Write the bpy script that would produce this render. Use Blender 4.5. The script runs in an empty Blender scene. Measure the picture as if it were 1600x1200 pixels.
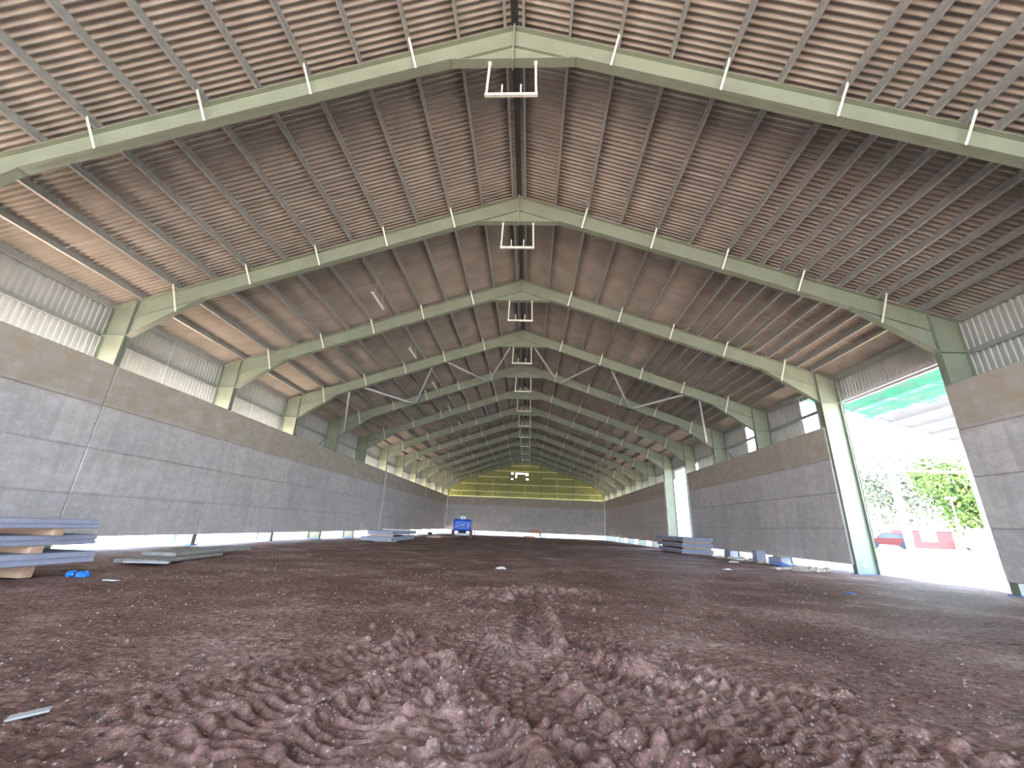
import bpy, math, random
import numpy as np
from mathutils import Vector, Matrix
random.seed(7)
SC = bpy.context.scene
COL = SC.collection

# ------------------------------------------------------------------ camera
F_PX, PITCH, YAW, ROLL, CAM_H, CAM_X = 641.393, 0.33354, -0.05109, 0.04084, 1.23523, 0.69854
cp, sp, cy_, sy_ = math.cos(PITCH), math.sin(PITCH), math.cos(YAW), math.sin(YAW)
fw = Vector((sy_*cp, cy_*cp, sp)); rt = Vector((cy_, -sy_, 0)); up = rt.cross(fw)
cr, sr = math.cos(ROLL), math.sin(ROLL)
rt2 = rt*cr + up*sr; up2 = up*cr - rt*sr
cam = bpy.data.objects.new('camera', bpy.data.cameras.new('camera')); COL.objects.link(cam)
M = Matrix((rt2, up2, -fw)).transposed().to_4x4(); M.translation = Vector((CAM_X, 0, CAM_H))
cam.matrix_world = M
cam.data.sensor_fit = 'HORIZONTAL'; cam.data.sensor_width = 36; cam.data.lens = 36*F_PX/1600
cam.data.clip_start = .05; cam.data.clip_end = 800
SC.camera = cam

# ------------------------------------------------------------------ world, sun, exposure
w = bpy.data.worlds.new('world'); SC.world = w; w.use_nodes = True
nt = w.node_tree; bg = nt.nodes['Background']
tc = nt.nodes.new('ShaderNodeTexCoord'); sx = nt.nodes.new('ShaderNodeSeparateXYZ')
rp = nt.nodes.new('ShaderNodeValToRGB')
nt.links.new(tc.outputs['Generated'], sx.inputs[0]); nt.links.new(sx.outputs['Z'], rp.inputs[0])
rp.color_ramp.elements[0].position = 0.0; rp.color_ramp.elements[0].color = (.74, .86, 1, 1)
rp.color_ramp.elements[1].position = 0.7; rp.color_ramp.elements[1].color = (.40, .60, 1, 1)
nt.links.new(rp.outputs[0], bg.inputs[0]); bg.inputs[1].default_value = 1.7
sun = bpy.data.objects.new('sun', bpy.data.lights.new('sun', 'SUN')); COL.objects.link(sun)
sun.data.energy = 7.5; sun.data.angle = math.radians(1.5); sun.data.color = (1, .93, .82)
SUN_FROM = Vector((-.14, -.50, .95))
sun.rotation_euler = (-SUN_FROM).to_track_quat('-Z', 'Y').to_euler()
vs = SC.view_settings
vs.view_transform = 'Standard'; vs.look = 'None'; vs.gamma = 1; vs.use_curve_mapping = False
vs.exposure = 2.9

# ------------------------------------------------------------------ helpers
def tag(o, label=None, cat=None, group=None, kind=None):
    if label: o['label'] = label
    if cat: o['category'] = cat
    if group: o['group'] = group
    if kind: o['kind'] = kind
    return o
def empty(name, loc=(0, 0, 0), rz=0.0):
    o = bpy.data.objects.new(name, None); COL.objects.link(o); o.location = loc; o.rotation_euler = (0, 0, rz)
    o.empty_display_size = .2
    return o
class MB:
    def __init__(s): s.v = []; s.f = []
    def add(s, vs_, fs):
        n = len(s.v); s.v += [tuple(a) for a in vs_]; s.f += [tuple(i+n for i in f) for f in fs]; return s
    def box(s, x0, x1, y0, y1, z0, z1):
        return s.add([(x0,y0,z0),(x1,y0,z0),(x1,y1,z0),(x0,y1,z0),(x0,y0,z1),(x1,y0,z1),(x1,y1,z1),(x0,y1,z1)],
                     [(0,3,2,1),(4,5,6,7),(0,1,5,4),(1,2,6,5),(2,3,7,6),(3,0,4,7)])
    def prism(s, pts, axis, a0, a1):
        """pts 2D polygon extruded along axis ('x','y','z') from a0 to a1"""
        n = len(pts)
        def m(p, a): return {'x': (a, p[0], p[1]), 'y': (p[0], a, p[1]), 'z': (p[0], p[1], a)}[axis]
        vv = [m(p, a0) for p in pts] + [m(p, a1) for p in pts]
        ff = [tuple(range(n))[::-1], tuple(range(n, 2*n))] + [(i, (i+1) % n, n+(i+1) % n, n+i) for i in range(n)]
        return s.add(vv, ff)
    def bar(s, a, b, w_, h_, upv=(0, 0, 1)):
        a = Vector(a); b = Vector(b); d = (b-a).normalized(); u = Vector(upv)
        r = d.cross(u)
        if r.length < 1e-4: r = d.cross(Vector((1, 0, 0)))
        r.normalize(); u = r.cross(d)
        c = [(-1,-1),(1,-1),(1,1),(-1,1)]
        vv = [p + r*(i*w_/2) + u*(j*h_/2) for p in (a, b) for i, j in c]
        return s.add(vv, [(3,2,1,0),(4,5,6,7),(0,1,5,4),(1,2,6,5),(2,3,7,6),(3,0,4,7)])
    def tube(s, a, b, r0, r1=None, n=10, caps=True):
        r1 = r0 if r1 is None else r1
        a = Vector(a); b = Vector(b); d = (b-a).normalized()
        t = Vector((0, 0, 1)) if abs(d.z) < .9 else Vector((1, 0, 0))
        x = d.cross(t).normalized(); y = d.cross(x)
        vv = []
        for p, r in ((a, r0), (b, r1)):
            for i in range(n):
                an = 2*math.pi*i/n; vv.append(p + x*(r*math.cos(an)) + y*(r*math.sin(an)))
        ff = [(i, (i+1) % n, n+(i+1) % n, n+i) for i in range(n)]
        if caps: ff += [tuple(range(n))[::-1], tuple(range(n, 2*n))]
        return s.add(vv, ff)
    def lathe(s, c, axis, prof, n=24):
        """prof: (radius, offset) pairs round an axis through c"""
        vv = []
        for r, o in prof:
            for i in range(n):
                a = 2*math.pi*i/n; ca, sa = r*math.cos(a), r*math.sin(a)
                vv.append({'x': (c[0]+o, c[1]+ca, c[2]+sa), 'y': (c[0]+ca, c[1]+o, c[2]+sa), 'z': (c[0]+ca, c[1]+sa, c[2]+o)}[axis])
        ff = []
        for k in range(len(prof)-1):
            for i in range(n): ff.append((k*n+i, k*n+(i+1) % n, (k+1)*n+(i+1) % n, (k+1)*n+i))
        return s.add(vv, ff)
    def build(s, name, mat, parent=None, smooth=False, bevel=0):
        me = bpy.data.meshes.new(name); me.from_pydata(s.v, [], s.f); me.update()
        return link_mesh(name, me, mat, parent, smooth, bevel)
def link_mesh(name, me, mat, parent=None, smooth=False, bevel=0):
    me.materials.append(mat)
    o = bpy.data.objects.new(name, me); COL.objects.link(o)
    if parent: o.parent = parent
    if smooth:
        for p in me.polygons: p.use_smooth = True
    if bevel:
        m = o.modifiers.new('bevel', 'BEVEL'); m.width = bevel; m.segments = 2; m.limit_method = 'ANGLE'
    return o
def grid_mesh(name, X, Y, Z, mat, parent=None, smooth=True, uv=False):
    """structured grid from 2-D arrays"""
    n, m = X.shape
    co = np.stack([X, Y, Z], -1).reshape(-1, 3).astype(np.float32)
    idx = np.arange(n*m).reshape(n, m)
    q = np.stack([idx[:-1, :-1], idx[:-1, 1:], idx[1:, 1:], idx[1:, :-1]], -1).reshape(-1, 4)
    me = bpy.data.meshes.new(name)
    me.vertices.add(len(co)); me.vertices.foreach_set('co', co.ravel())
    me.loops.add(q.size); me.loops.foreach_set('vertex_index', q.ravel().astype(np.int32))
    me.polygons.add(len(q)); me.polygons.foreach_set('loop_start', np.arange(0, q.size, 4, dtype=np.int32))
    me.polygons.foreach_set('loop_total', np.full(len(q), 4, dtype=np.int32))
    me.update(calc_edges=True); me.validate()
    if smooth: me.polygons.foreach_set('use_smooth', np.ones(len(q), dtype=bool))
    return link_mesh(name, me, mat, parent)
def copy_tree(o, parent=None):
    c = o.copy(); COL.objects.link(c); c.parent = parent
    for ch in [h for h in KIDS.get(o.name, [])]: copy_tree(ch, c)
    return c
KIDS = {}
def remember(o):
    KIDS[o.name] = list(o.children)
    for c in o.children: remember(c)

# ------------------------------------------------------------------ materials
def mat(name, col, rough=.6, metal=0.0, var=0.0, scale=3.0, bump=0.0, bscale=40.0, col2=None, stretch=None, spec=.5):
    m = bpy.data.materials.new(name); m.use_nodes = True
    t = m.node_tree; L = t.links; b = t.nodes['Principled BSDF']
    b.inputs['Roughness'].default_value = rough; b.inputs['Metallic'].default_value = metal
    b.inputs['Specular IOR Level'].default_value = spec
    b.inputs['Base Color'].default_value = (*col, 1)
    c = t.nodes.new('ShaderNodeTexCoord'); mp = t.nodes.new('ShaderNodeMapping')
    L.new(c.outputs['Object'], mp.inputs[0])
    if stretch: mp.inputs['Scale'].default_value = stretch
    n = t.nodes.new('ShaderNodeTexNoise'); n.inputs['Scale'].default_value = scale; n.inputs['Detail'].default_value = 6
    L.new(mp.outputs[0], n.inputs['Vector'])
    if var or col2:
        r = t.nodes.new('ShaderNodeValToRGB'); L.new(n.outputs[0], r.inputs[0])
        c2 = col2 or tuple(min(1, a*(1+var)) for a in col)
        c1 = col if col2 else tuple(a*(1-var) for a in col)
        r.color_ramp.elements[0].position = .3; r.color_ramp.elements[1].position = .7
        r.color_ramp.elements[0].color = (*c1, 1); r.color_ramp.elements[1].color = (*c2, 1)
        L.new(r.outputs[0], b.inputs['Base Color'])
    if bump:
        n2 = t.nodes.new('ShaderNodeTexNoise'); n2.inputs['Scale'].default_value = bscale; n2.inputs['Detail'].default_value = 5
        L.new(mp.outputs[0], n2.inputs['Vector'])
        bp = t.nodes.new('ShaderNodeBump'); bp.inputs['Strength'].default_value = bump; bp.inputs['Distance'].default_value = .02
        L.new(n2.outputs[0], bp.inputs['Height']); L.new(bp.outputs[0], b.inputs['Normal'])
    return m

M_STEEL = mat('frame_paint', (.235, .28, .20), .5, 0, .10, 1.5)
M_GALV = mat('galvanised_steel', (.40, .42, .39), .42, .25, .12, 6)
M_BRACE = mat('bright_galvanised', (.80, .82, .68), .45, .1, .08, 6)
M_ROOF = mat('fibre_cement_sheet', (.325, .305, .25), .85, 0, .16, 1.1, .25, 25)
M_RIDGE = mat('ridge_cap', (.06, .055, .05), .9)
M_CLAD = mat('side_cladding', (.50, .52, .48), .5, 0, .08, 2)
M_GABLE = mat('gable_cladding', (.36, .38, .12), .6, 0, .12, 1.2)
M_GIRT = mat('gable_rail', (.90, .88, .42), .5, 0, .05, 3)
M_TRACK = mat('door_track', (.85, .78, .80), .35, .3)
M_SLAB = mat('precast_slab', (.42, .47, .58), .8, 0, .12, 4, .2, 30)
M_GSLAB = mat('weathered_slab', (.40, .41, .38), .85, 0, .2, 4, .3, 20)
M_TIMBER = mat('pale_timber', (.72, .50, .34), .8, 0, .2, 3, .3, 20, stretch=(.4, 4, 4))
M_TIMBERD = mat('weathered_timber', (.40, .34, .27), .85, 0, .3, 4, .4, 18)
M_BLUE = mat('blue_paint', (.0, .13, .78), .35, 0, .06, 4)
M_BLUEP = mat('blue_steel_plate', (.12, .26, .72), .45, 0, .12, 4)
M_TYRE = mat('muddy_tyre', (.22, .16, .14), .9, 0, .3, 9, .4, 20)
M_DARK = mat('dark_metal', (.06, .065, .08), .6)
M_PALE = mat('pale_metal', (.72, .78, .80), .4, .1)
M_WHITE = mat('white_paint', (.85, .85, .84), .5)
M_RUST = mat('rusty_orange_paint', (.70, .30, .14), .7, 0, .2, 5)
M_PLASTIC = mat('blue_plastic', (.03, .25, .80), .5)
M_RUBBLE = mat('rubble', (.52, .44, .36), .9, 0, .25, 4, .5, 12)
M_RED = mat('red_cabin_paint', (.13, .022, .024), .55)
M_REDCAR = mat('red_car_paint', (.24, .04, .035), .3)
M_GLASS = mat('dark_glass', (.10, .12, .14), .1)
M_CONC_OUT = mat('concrete_yard', (.55, .53, .50), .9, 0, .1, .3)
M_SOIL_OUT = mat('dry_red_soil', (.66, .47, .37), .95, 0, .2, .5, .4, 6)
M_BARK = mat('bark', (.20, .15, .11), .9)
M_LAMP = mat('fluorescent_batten', (.82, .76, .74), .5)

def leaf_mat(name, a, b_):
    return mat(name, a, .7, 0, 0, 1.5, col2=b_)
M_LEAF1 = leaf_mat('fresh_leaves', (.035, .085, .008), (.09, .14, .02))
M_LEAF2 = leaf_mat('grey_green_leaves', (.09, .115, .07), (.16, .18, .12))

def net_mat():
    m = bpy.data.materials.new('green_safety_net'); m.use_nodes = True
    t = m.node_tree; L = t.links; b = t.nodes['Principled BSDF']; out = t.nodes['Material Output']
    b.inputs['Base Color'].default_value = (.02, .42, .22, 1); b.inputs['Roughness'].default_value = .8
    tl = t.nodes.new('ShaderNodeBsdfTranslucent'); tl.inputs[0].default_value = (.03, .50, .27, 1)
    tr = t.nodes.new('ShaderNodeBsdfTransparent')
    m1 = t.nodes.new('ShaderNodeMixShader'); m2 = t.nodes.new('ShaderNodeMixShader')
    m1.inputs[0].default_value = .5; L.new(b.outputs[0], m1.inputs[1]); L.new(tl.outputs[0], m1.inputs[2])
    n = t.nodes.new('ShaderNodeTexNoise'); n.inputs['Scale'].default_value = .6; n.inputs['Detail'].default_value = 4
    c = t.nodes.new('ShaderNodeTexCoord'); L.new(c.outputs['Object'], n.inputs['Vector'])
    r = t.nodes.new('ShaderNodeMapRange'); r.inputs[1].default_value = .35; r.inputs[2].default_value = .65
    r.inputs[3].default_value = .25; r.inputs[4].default_value = .8
    L.new(n.outputs[0], r.inputs[0]); L.new(r.outputs[0], m2.inputs[0])
    L.new(tr.outputs[0], m2.inputs[1]); L.new(m1.outputs[0], m2.inputs[2]); L.new(m2.outputs[0], out.inputs[0])
    return m
M_NET = net_mat()

def concrete_mat(name, horiz):
    """precast wall panel; horiz: which world axis runs along the wall"""
    m = bpy.data.materials.new(name); m.use_nodes = True
    t = m.node_tree; L = t.links; N = t.nodes.new; b = t.nodes['Principled BSDF']
    b.inputs['Roughness'].default_value = .85; b.inputs['Specular IOR Level'].default_value = .3
    c = N('ShaderNodeTexCoord'); s = N('ShaderNodeSeparateXYZ'); L.new(c.outputs['Object'], s.inputs[0])
    cm = N('ShaderNodeCombineXYZ'); L.new(s.outputs[horiz], cm.inputs[0]); L.new(s.outputs['Z'], cm.inputs[1])
    def noise(scale, det, stretch=(1, 1, 1)):
        mp = N('ShaderNodeMapping'); mp.inputs['Scale'].default_value = stretch
        L.new(cm.outputs[0], mp.inputs[0]); n = N('ShaderNodeTexNoise')
        n.inputs['Scale'].default_value = scale; n.inputs['Detail'].default_value = det; n.inputs['Roughness'].default_value = .6
        L.new(mp.outputs[0], n.inputs['Vector']); return n.outputs[0]
    def mix(f, a, b_, mode='MIX'):
        x = N('ShaderNodeMix'); x.data_type = 'RGBA'; x.blend_type = mode
        for sock, v in ((x.inputs[0], f), (x.inputs[6], a), (x.inputs[7], b_)):
            if hasattr(v, 'links'): L.new(v, sock)
            else: sock.default_value = v if isinstance(v, float) else (*v, 1)
        return x.outputs[2]
    def rng(v, a, b_, c_, d):
        r = N('ShaderNodeMapRange'); L.new(v, r.inputs[0])
        for i, q in enumerate((a, b_, c_, d)): r.inputs[i+1].default_value = q
        return r.outputs[0]
    base = mix(rng(noise(.7, 7), .3, .7, 0, 1), (.60, .605, .59), (.76, .76, .75))
    # cast imprint of formwork: uneven bricks
    br = N('ShaderNodeTexBrick'); br.offset = .37; br.squash = 1.4; br.squash_frequency = 3
    br.inputs['Scale'].default_value = 1; br.inputs['Brick Width'].default_value = 1.9; br.inputs['Row Height'].default_value = 1.485
    br.inputs['Mortar Size'].default_value = .035; br.inputs['Mortar Smooth'].default_value = 1
    br.inputs['Color1'].default_value = (.88, .89, .90, 1); br.inputs['Color2'].default_value = (1.06, 1.05, 1.03, 1)
    br.inputs['Mortar'].default_value = (.80, .80, .80, 1)
    mp = N('ShaderNodeMapping'); mp.inputs['Location'].default_value = (.4, -.28, 0); L.new(cm.outputs[0], mp.inputs[0])
    dn = N('ShaderNodeTexNoise'); dn.inputs['Scale'].default_value = 1.3; L.new(cm.outputs[0], dn.inputs['Vector'])
    va = N('ShaderNodeVectorMath'); va.operation = 'MULTIPLY_ADD'; L.new(dn.outputs['Color'], va.inputs[0])
    va.inputs[1].default_value = (.06, .02, 0); L.new(mp.outputs[0], va.inputs[2]); L.new(va.outputs[0], br.inputs['Vector'])
    base = mix(.9, base, br.outputs['Color'], 'MULTIPLY')
    # vertical water streaks, fine and broad
    mo = rng(noise(2.2, 8, (1, 1.3, 1)), .38, .66, 0, .6)
    base = mix(mo, base, (.50, .495, .47))
    mo2 = rng(noise(5.5, 8, (1, 1, 1)), .50, .72, 0, .55)
    base = mix(mo2, base, (.84, .84, .83))
    st = rng(noise(1.0, 5, (3.2, .45, 1)), .48, .70, 0, .40)
    base = mix(st, base, (.42, .415, .40))
    st2 = rng(noise(1.0, 4, (9, .7, 1)), .58, .78, 0, .22)
    base = mix(st2, base, (.80, .80, .81))
    # mottled browner tone over the topmost course
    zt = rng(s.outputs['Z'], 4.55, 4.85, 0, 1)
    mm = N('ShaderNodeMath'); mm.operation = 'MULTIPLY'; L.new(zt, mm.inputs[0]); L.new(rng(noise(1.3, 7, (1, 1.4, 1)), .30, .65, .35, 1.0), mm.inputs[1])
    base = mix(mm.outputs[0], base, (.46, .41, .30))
    L.new(base, b.inputs['Base Color'])
    bp = N('ShaderNodeBump'); bp.inputs['Strength'].default_value = .35; bp.inputs['Distance'].default_value = .02
    L.new(noise(9, 8), bp.inputs['Height']); L.new(bp.outputs[0], b.inputs['Normal'])
    return m
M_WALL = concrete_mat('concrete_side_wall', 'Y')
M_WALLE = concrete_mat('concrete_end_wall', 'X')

def soil_mat():
    m = bpy.data.materials.new('red_brown_soil'); m.use_nodes = True
    t = m.node_tree; L = t.links; N = t.nodes.new; b = t.nodes['Principled BSDF']
    b.inputs['Roughness'].default_value = .62; b.inputs['Specular IOR Level'].default_value = .5
    c = N('ShaderNodeTexCoord')
    def noise(scale, det):
        n = N('ShaderNodeTexNoise'); n.inputs['Scale'].default_value = scale; n.inputs['Detail'].default_value = det
        n.inputs['Roughness'].default_value = .65; L.new(c.outputs['Object'], n.inputs['Vector']); return n
    def ramp(f, stops):
        r = N('ShaderNodeValToRGB'); L.new(f, r.inputs[0])
        e = r.color_ramp.elements
        while len(e) < len(stops): e.new(.5)
        for i, (p, cc) in enumerate(stops): e[i].position = p; e[i].color = (*cc, 1)
        return r.outputs[0]
    a = ramp(noise(.55, 6).outputs[0], [(.33, (.160, .082, .062)), (.52, (.290, .178, .146)), (.70, (.54, .405, .350))])
    f = ramp(noise(14, 6).outputs[0], [(.34, (.38, .33, .32)), (.66, (1.55, 1.55, 1.55))])
    mx = N('ShaderNodeMix'); mx.data_type = 'RGBA'; mx.blend_type = 'MULTIPLY'; mx.inputs[0].default_value = 1
    L.new(a, mx.inputs[6]); L.new(f, mx.inputs[7])
    # pale crumbs of straw and stone
    v = N('ShaderNodeTexVoronoi'); v.inputs['Scale'].default_value = 30; L.new(c.outputs['Object'], v.inputs['Vector'])
    th = N('ShaderNodeMapRange'); L.new(v.outputs['Distance'], th.inputs[0])
    th.inputs[1].default_value = .30; th.inputs[2].default_value = .20; th.inputs[3].default_value = 0; th.inputs[4].default_value = 1
    pn = N('ShaderNodeMapRange'); L.new(noise(1.7, 3).outputs[0], pn.inputs[0])
    pn.inputs[1].default_value = .42; pn.inputs[2].default_value = .66; pn.inputs[3].default_value = 0; pn.inputs[4].default_value = .85
    ml = N('ShaderNodeMath'); ml.operation = 'MULTIPLY'; L.new(th.outputs[0], ml.inputs[0]); L.new(pn.outputs[0], ml.inputs[1])
    m2 = N('ShaderNodeMix'); m2.data_type = 'RGBA'; L.new(ml.outputs[0], m2.inputs[0]); L.new(mx.outputs[2], m2.inputs[6])
    m2.inputs[7].default_value = (.68, .60, .56, 1)
    L.new(m2.outputs[2], b.inputs['Base Color'])
    bp = N('ShaderNodeBump'); bp.inputs['Strength'].default_value = .9; bp.inputs['Distance'].default_value = .045
    L.new(noise(22, 8).outputs[0], bp.inputs['Height']); L.new(bp.outputs[0], b.inputs['Normal'])
    return m
M_SOIL = soil_mat()

# ------------------------------------------------------------------ measures of the barn
Y0, BAY = 7.375, 6.0
def FY(k): return Y0 + BAY*k if k < 12 else 78.55
XI, XO = 14.46, 15.36                # column inner and outer face
XW = 14.39                           # inner face of the concrete wall
SL = .353; ZA = 13.97; DEP = .70
ZH = 7.38
SLOPE = math.atan(SL)
def ZT(x): return ZA - SL*abs(x)     # top of rafter
def ZB(x): return ZT(x) - DEP
XC = 15.62                           # side cladding
YE = 78.2                            # inner face of the end wall
YB = -16.62                           # open end behind the camera
def GZ(y): return -.0055*max(0, min(y, 80))
ORD = ['nearest', 'second', 'third', 'fourth', 'fifth', 'sixth', 'seventh', 'eighth', 'ninth', 'tenth', 'eleventh', 'twelfth', 'last']
NTH = ['first', 'second', 'third', 'fourth', 'fifth', 'sixth', 'seventh', 'eighth', 'ninth', 'tenth', 'eleventh', 'twelfth', 'thirteenth', 'fourteenth', 'fifteenth', 'sixteenth', 'seventeenth']

# ------------------------------------------------------------------ floor: rutted soil
rng_ = np.random.RandomState(5)
TBL = rng_.rand(256, 256)
def vnoise(x, y):
    xi = np.floor(x).astype(int); yi = np.floor(y).astype(int); fx = x-xi; fy = y-yi
    fx = fx*fx*(3-2*fx); fy = fy*fy*(3-2*fy)
    g = lambda i, j: TBL[i & 255, j & 255]
    return (g(xi, yi)*(1-fx)+g(xi+1, yi)*fx)*(1-fy)+(g(xi, yi+1)*(1-fx)+g(xi+1, yi+1)*fx)*fy
def fbm(x, y, o=5, ridged=False):
    s = 0; a = 1; t = 0
    for k in range(o):
        n = vnoise(x*2**k+17*k, y*2**k+31*k)
        if ridged: n = 1-np.abs(2*n-1)
        s = s+a*n; t += a; a *= .5
    return s/t
def track_st(P, X, Y, reach):
    """signed offset t, arc length s, along a polyline"""
    P = np.array(P, float)
    # resample smoothly
    k = np.arange(len(P)); kk = np.linspace(0, len(P)-1, 8*(len(P)-1)+1)
    Q = np.stack([np.interp(kk, k, P[:, 0]), np.interp(kk, k, P[:, 1])], 1)
    for _ in range(6): Q[1:-1] = (Q[:-2]+2*Q[1:-1]+Q[2:])/4
    best = np.full(X.shape, 1e9); S = np.zeros(X.shape); T = np.zeros(X.shape); acc = 0
    for a, b in zip(Q[:-1], Q[1:]):
        d = b-a; l = np.hypot(*d); d = d/l
        rx, ry = X-a[0], Y-a[1]
        u = rx*d[0]+ry*d[1]; uc = np.clip(u, 0, l)
        dx, dy = rx-uc*d[0], ry-uc*d[1]; dd = dx*dx+dy*dy
        m = dd < best; best = np.where(m, dd, best)
        S = np.where(m, acc+uc, S); T = np.where(m, np.sqrt(dd)*np.sign(rx*-d[1]+ry*d[0]), T); acc += l
    return S, T, acc
def soft(x, a, b): t = np.clip((x-a)/(b-a), 0, 1); return t*t*(3-2*t)
def seg(a, b, da, db):
    """graded spacing from a to b"""
    n = max(2, int(abs(b-a)/((da+db)/2))); t = np.linspace(0, 1, n+1); r = db/da
    if abs(r-1) < .01: return a+(b-a)*t
    return a+(b-a)*((r**t-1)/(r-1))
xs = np.concatenate([seg(-2.6, -15.3, .026, .25)[::-1][:-1], seg(-2.6, 4.2, .021, .021)[:-1], seg(4.2, 15.3, .024, .25)])
ys = np.concatenate([seg(YB-2, 2.2, 1.2, .05)[:-1], seg(2.2, 5.5, .013, .019)[:-1], seg(5.5, 11, .019, .055)[:-1], seg(11, 30, .055, .3)[:-1], seg(30, 81, .3, 1.2)])
X, Y = np.meshgrid(xs, ys)
near = soft(Y, 26, 10)*soft(np.abs(X-.6), 13, 8)
Z = np.where(Y > 0, -.0055*np.clip(Y, 0, 80), 0.)
Z += (fbm(X*.35+3, Y*.35+9, 3)-.5)*.10 + (fbm(X*1.1, Y*1.1+5, 4)-.5)*.06
Z += (fbm(X*6, Y*6, 4)-.5)*.024*soft(Y, 40, 8)
# crumbs
cl = fbm(X*9+7, Y*9+3, 3, True); Z += soft(cl, .62, .9)*.014*soft(Y, 22, 6)
# disturbed zone round the tracks
dist = soft(np.hypot((X-.7)/3.0, (Y-3.6)/3.8), 1.05, .45)
Z += dist*((fbm(X*3.2+1, Y*3.2+2, 3)-.5)*.09)
cr_ = fbm(X*8+2, Y*9+1, 4, True); Z += dist*soft(cr_, .50, .85)*.034*soft(fbm(X*1.6, Y*1.6+8, 2), .35, .6)
# long shallow wheel dips farther away
for (yy, x0, x1, d_) in ((10.8, -9, -1, .05), (14.5, 1, 12, .05), (19, -8, 12, .05), (8.0, 4, 12, .04)):
    Z -= d_*np.exp(-((Y-yy-.08*(X-x0)*.5)/.35)**2)*soft(X, x0-1, x0+1)*soft(X, x1+1, x1-1)
TRACKS = [
  # points, width, lug spacing, sinkage, lug height, style
  ([(.2, 6.2), (-.17, 5.28), (-.52, 4.5), (-.77, 3.94), (-1.05, 3.3), (-1.3, 2.6)], .70, .115, .02, .026, 'rib'),
  ([(.35, 4.9), (0, 4.25), (-.35, 3.6), (-.42, 3.1), (-.45, 2.4)], .46, .11, .05, .028, 'rib'),
  ([(-.6, 4.9), (-1.1, 4.1), (-1.5, 3.5), (-1.7, 2.8)], .60, .12, .01, .020, 'rib'),
  ([(.85, 6.1), (1.1, 5.4), (1.55, 5.0), (2.0, 4.65), (2.7, 4.2), (3.4, 3.9)], .44, .105, .03, .028, 'rib'),
  ([(1.02, 4.75), (1.40, 4.30), (1.85, 3.95), (2.2, 3.55), (2.6, 2.9), (2.8, 2.3)], .62, .115, .04, .028, 'rib'),
  ([(1.9, 4.2), (2.6, 3.8), (3.1, 3.3), (3.4, 2.7)], .60, .12, .01, .020, 'rib'),
  ([(.2, 3.5), (.42, 3.1), (.62, 2.4)], .40, .11, .05, .03, 'rib'),
  ([(1.5, 3.6), (1.9, 3.0), (2.1, 2.3)], .44, .115, .03, .03, 'rib'),
  ([(-1.9, 8.9), (-.7, 9.1), (.4, 9.0), (1.5, 9.4), (2.6, 9.3)], .55, .20, .03, .045, 'rib'),
  ([(-.9, 8.0), (0, 7.9), (1.0, 8.3), (1.6, 8.6)], .50, .18, .03, .04, 'rib'),
  ([(.62, 9.2), (.80, 7.4), (.78, 5.8), (.74, 4.7), (.70, 3.9)], .46, .095, .05, .030, 'rib'),
  ([(-.10, 5.4), (.17, 4.85), (.48, 4.15), (.84, 3.55), (1.11, 3.15), (1.40, 2.5)], .56, .125, .05, .026, 'honey'),
]
RIM = 1.0
for P, W_, sp_, dep, amp, style in TRACKS:
    Sx, T, tot = track_st(P, X, Y, W_)
    h = W_/2
    wob = (fbm(X*2.5+4, Y*2.5, 2)-.5)
    inside = soft(np.abs(T), h+.05, h-.05)*soft(Sx, .0, .3)*soft(tot-Sx, 0, .3)
    Tn = T/h
    if style == 'rib':
        ph = (Sx + .22*W_*Tn**2 + .10*wob)/sp_
        c_ = np.abs(((ph) % 1)-.5)*2
        u_ = ph % 1; tooth = np.where(u_ < .72, soft(u_, 0, .72)**.8, soft(u_, 1.0, .72))
        brk = soft(fbm(X*5+ph.astype(int)*3.1, Y*5, 2), .32, .5)
        prof = tooth*(.55+.45*brk)*amp*1.75
    else:
        ph = Sx/sp_; row = np.floor(ph); v = T/(.125)+.5*(row % 2); u = ph % 1
        cu = np.abs(u-.5)*2; cv = np.abs((v % 1)-.5)*2
        prof = (1-np.maximum(cu**4, cv**4))*amp*1.7
    Z = Z*(1-inside*.85) + inside*(-dep*.8 + prof + np.where(Y > 0, -.0055*Y, 0)*.85)
    # squeezed-up rim broken into clods
    rim = np.exp(-((np.abs(T)-h-.06)/.075)**2)*soft(Sx, -.05, .2)*soft(tot-Sx, -.05, .2)
    cell = np.abs(((Sx/(sp_*1.5)+.3*np.sign(T)+wob*.5) % 1)-.5)*2
    lump = (1-cell**2)*soft(fbm(X*2.1+9*np.sign(T), Y*2.1, 2), .38, .62)
    Z += rim*(.004+.045*lump*(.3+1.2*fbm(X*9, Y*9, 3)))*RIM
    RIM = 1.6 if len(P) > 4 and P[0][1] > 5.3 and abs(P[0][0]-.26) < .4 else 1.0
# half-moon lumps thrown up by the lugs beside the honeycomb track
def lumps(P, r, hgt, stp, skew=0):
    global Z
    P = np.array(P, float)
    for i in range(len(P)-1):
        a, b = P[i], P[i+1]; L_ = np.hypot(*(b-a)); n = max(1, int(L_/stp))
        for k in range(n):
            c = a+(b-a)*(k+.5)/n; q = rng_.rand()*.4+.8
            u = (X-c[0])/(r*1.25*q); v = (Y-c[1])/(r*.8*q)
            d2 = u*u+v*v
            Z += hgt*q*np.where(d2 < 1, (1-d2)**.8*(.65+.35*np.clip(u+.4, -1, 1))*(.8+.4*fbm(X*11, Y*11, 2)), 0)
lumps([(.92, 4.22), (1.12, 3.76), (1.30, 3.31), (1.5, 2.9)], .10, .085, .17)
lumps([(.80, 3.32), (.93, 3.12), (1.05, 2.95), (1.2, 2.75)], .10, .075, .15)
lumps([(1.15, 5.0), (1.5, 4.75), (1.95, 4.45)], .11, .08, .17)
lumps([(.95, 7.3), (1.05, 6.2), (1.08, 5.2)], .11, .09, .22)
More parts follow.
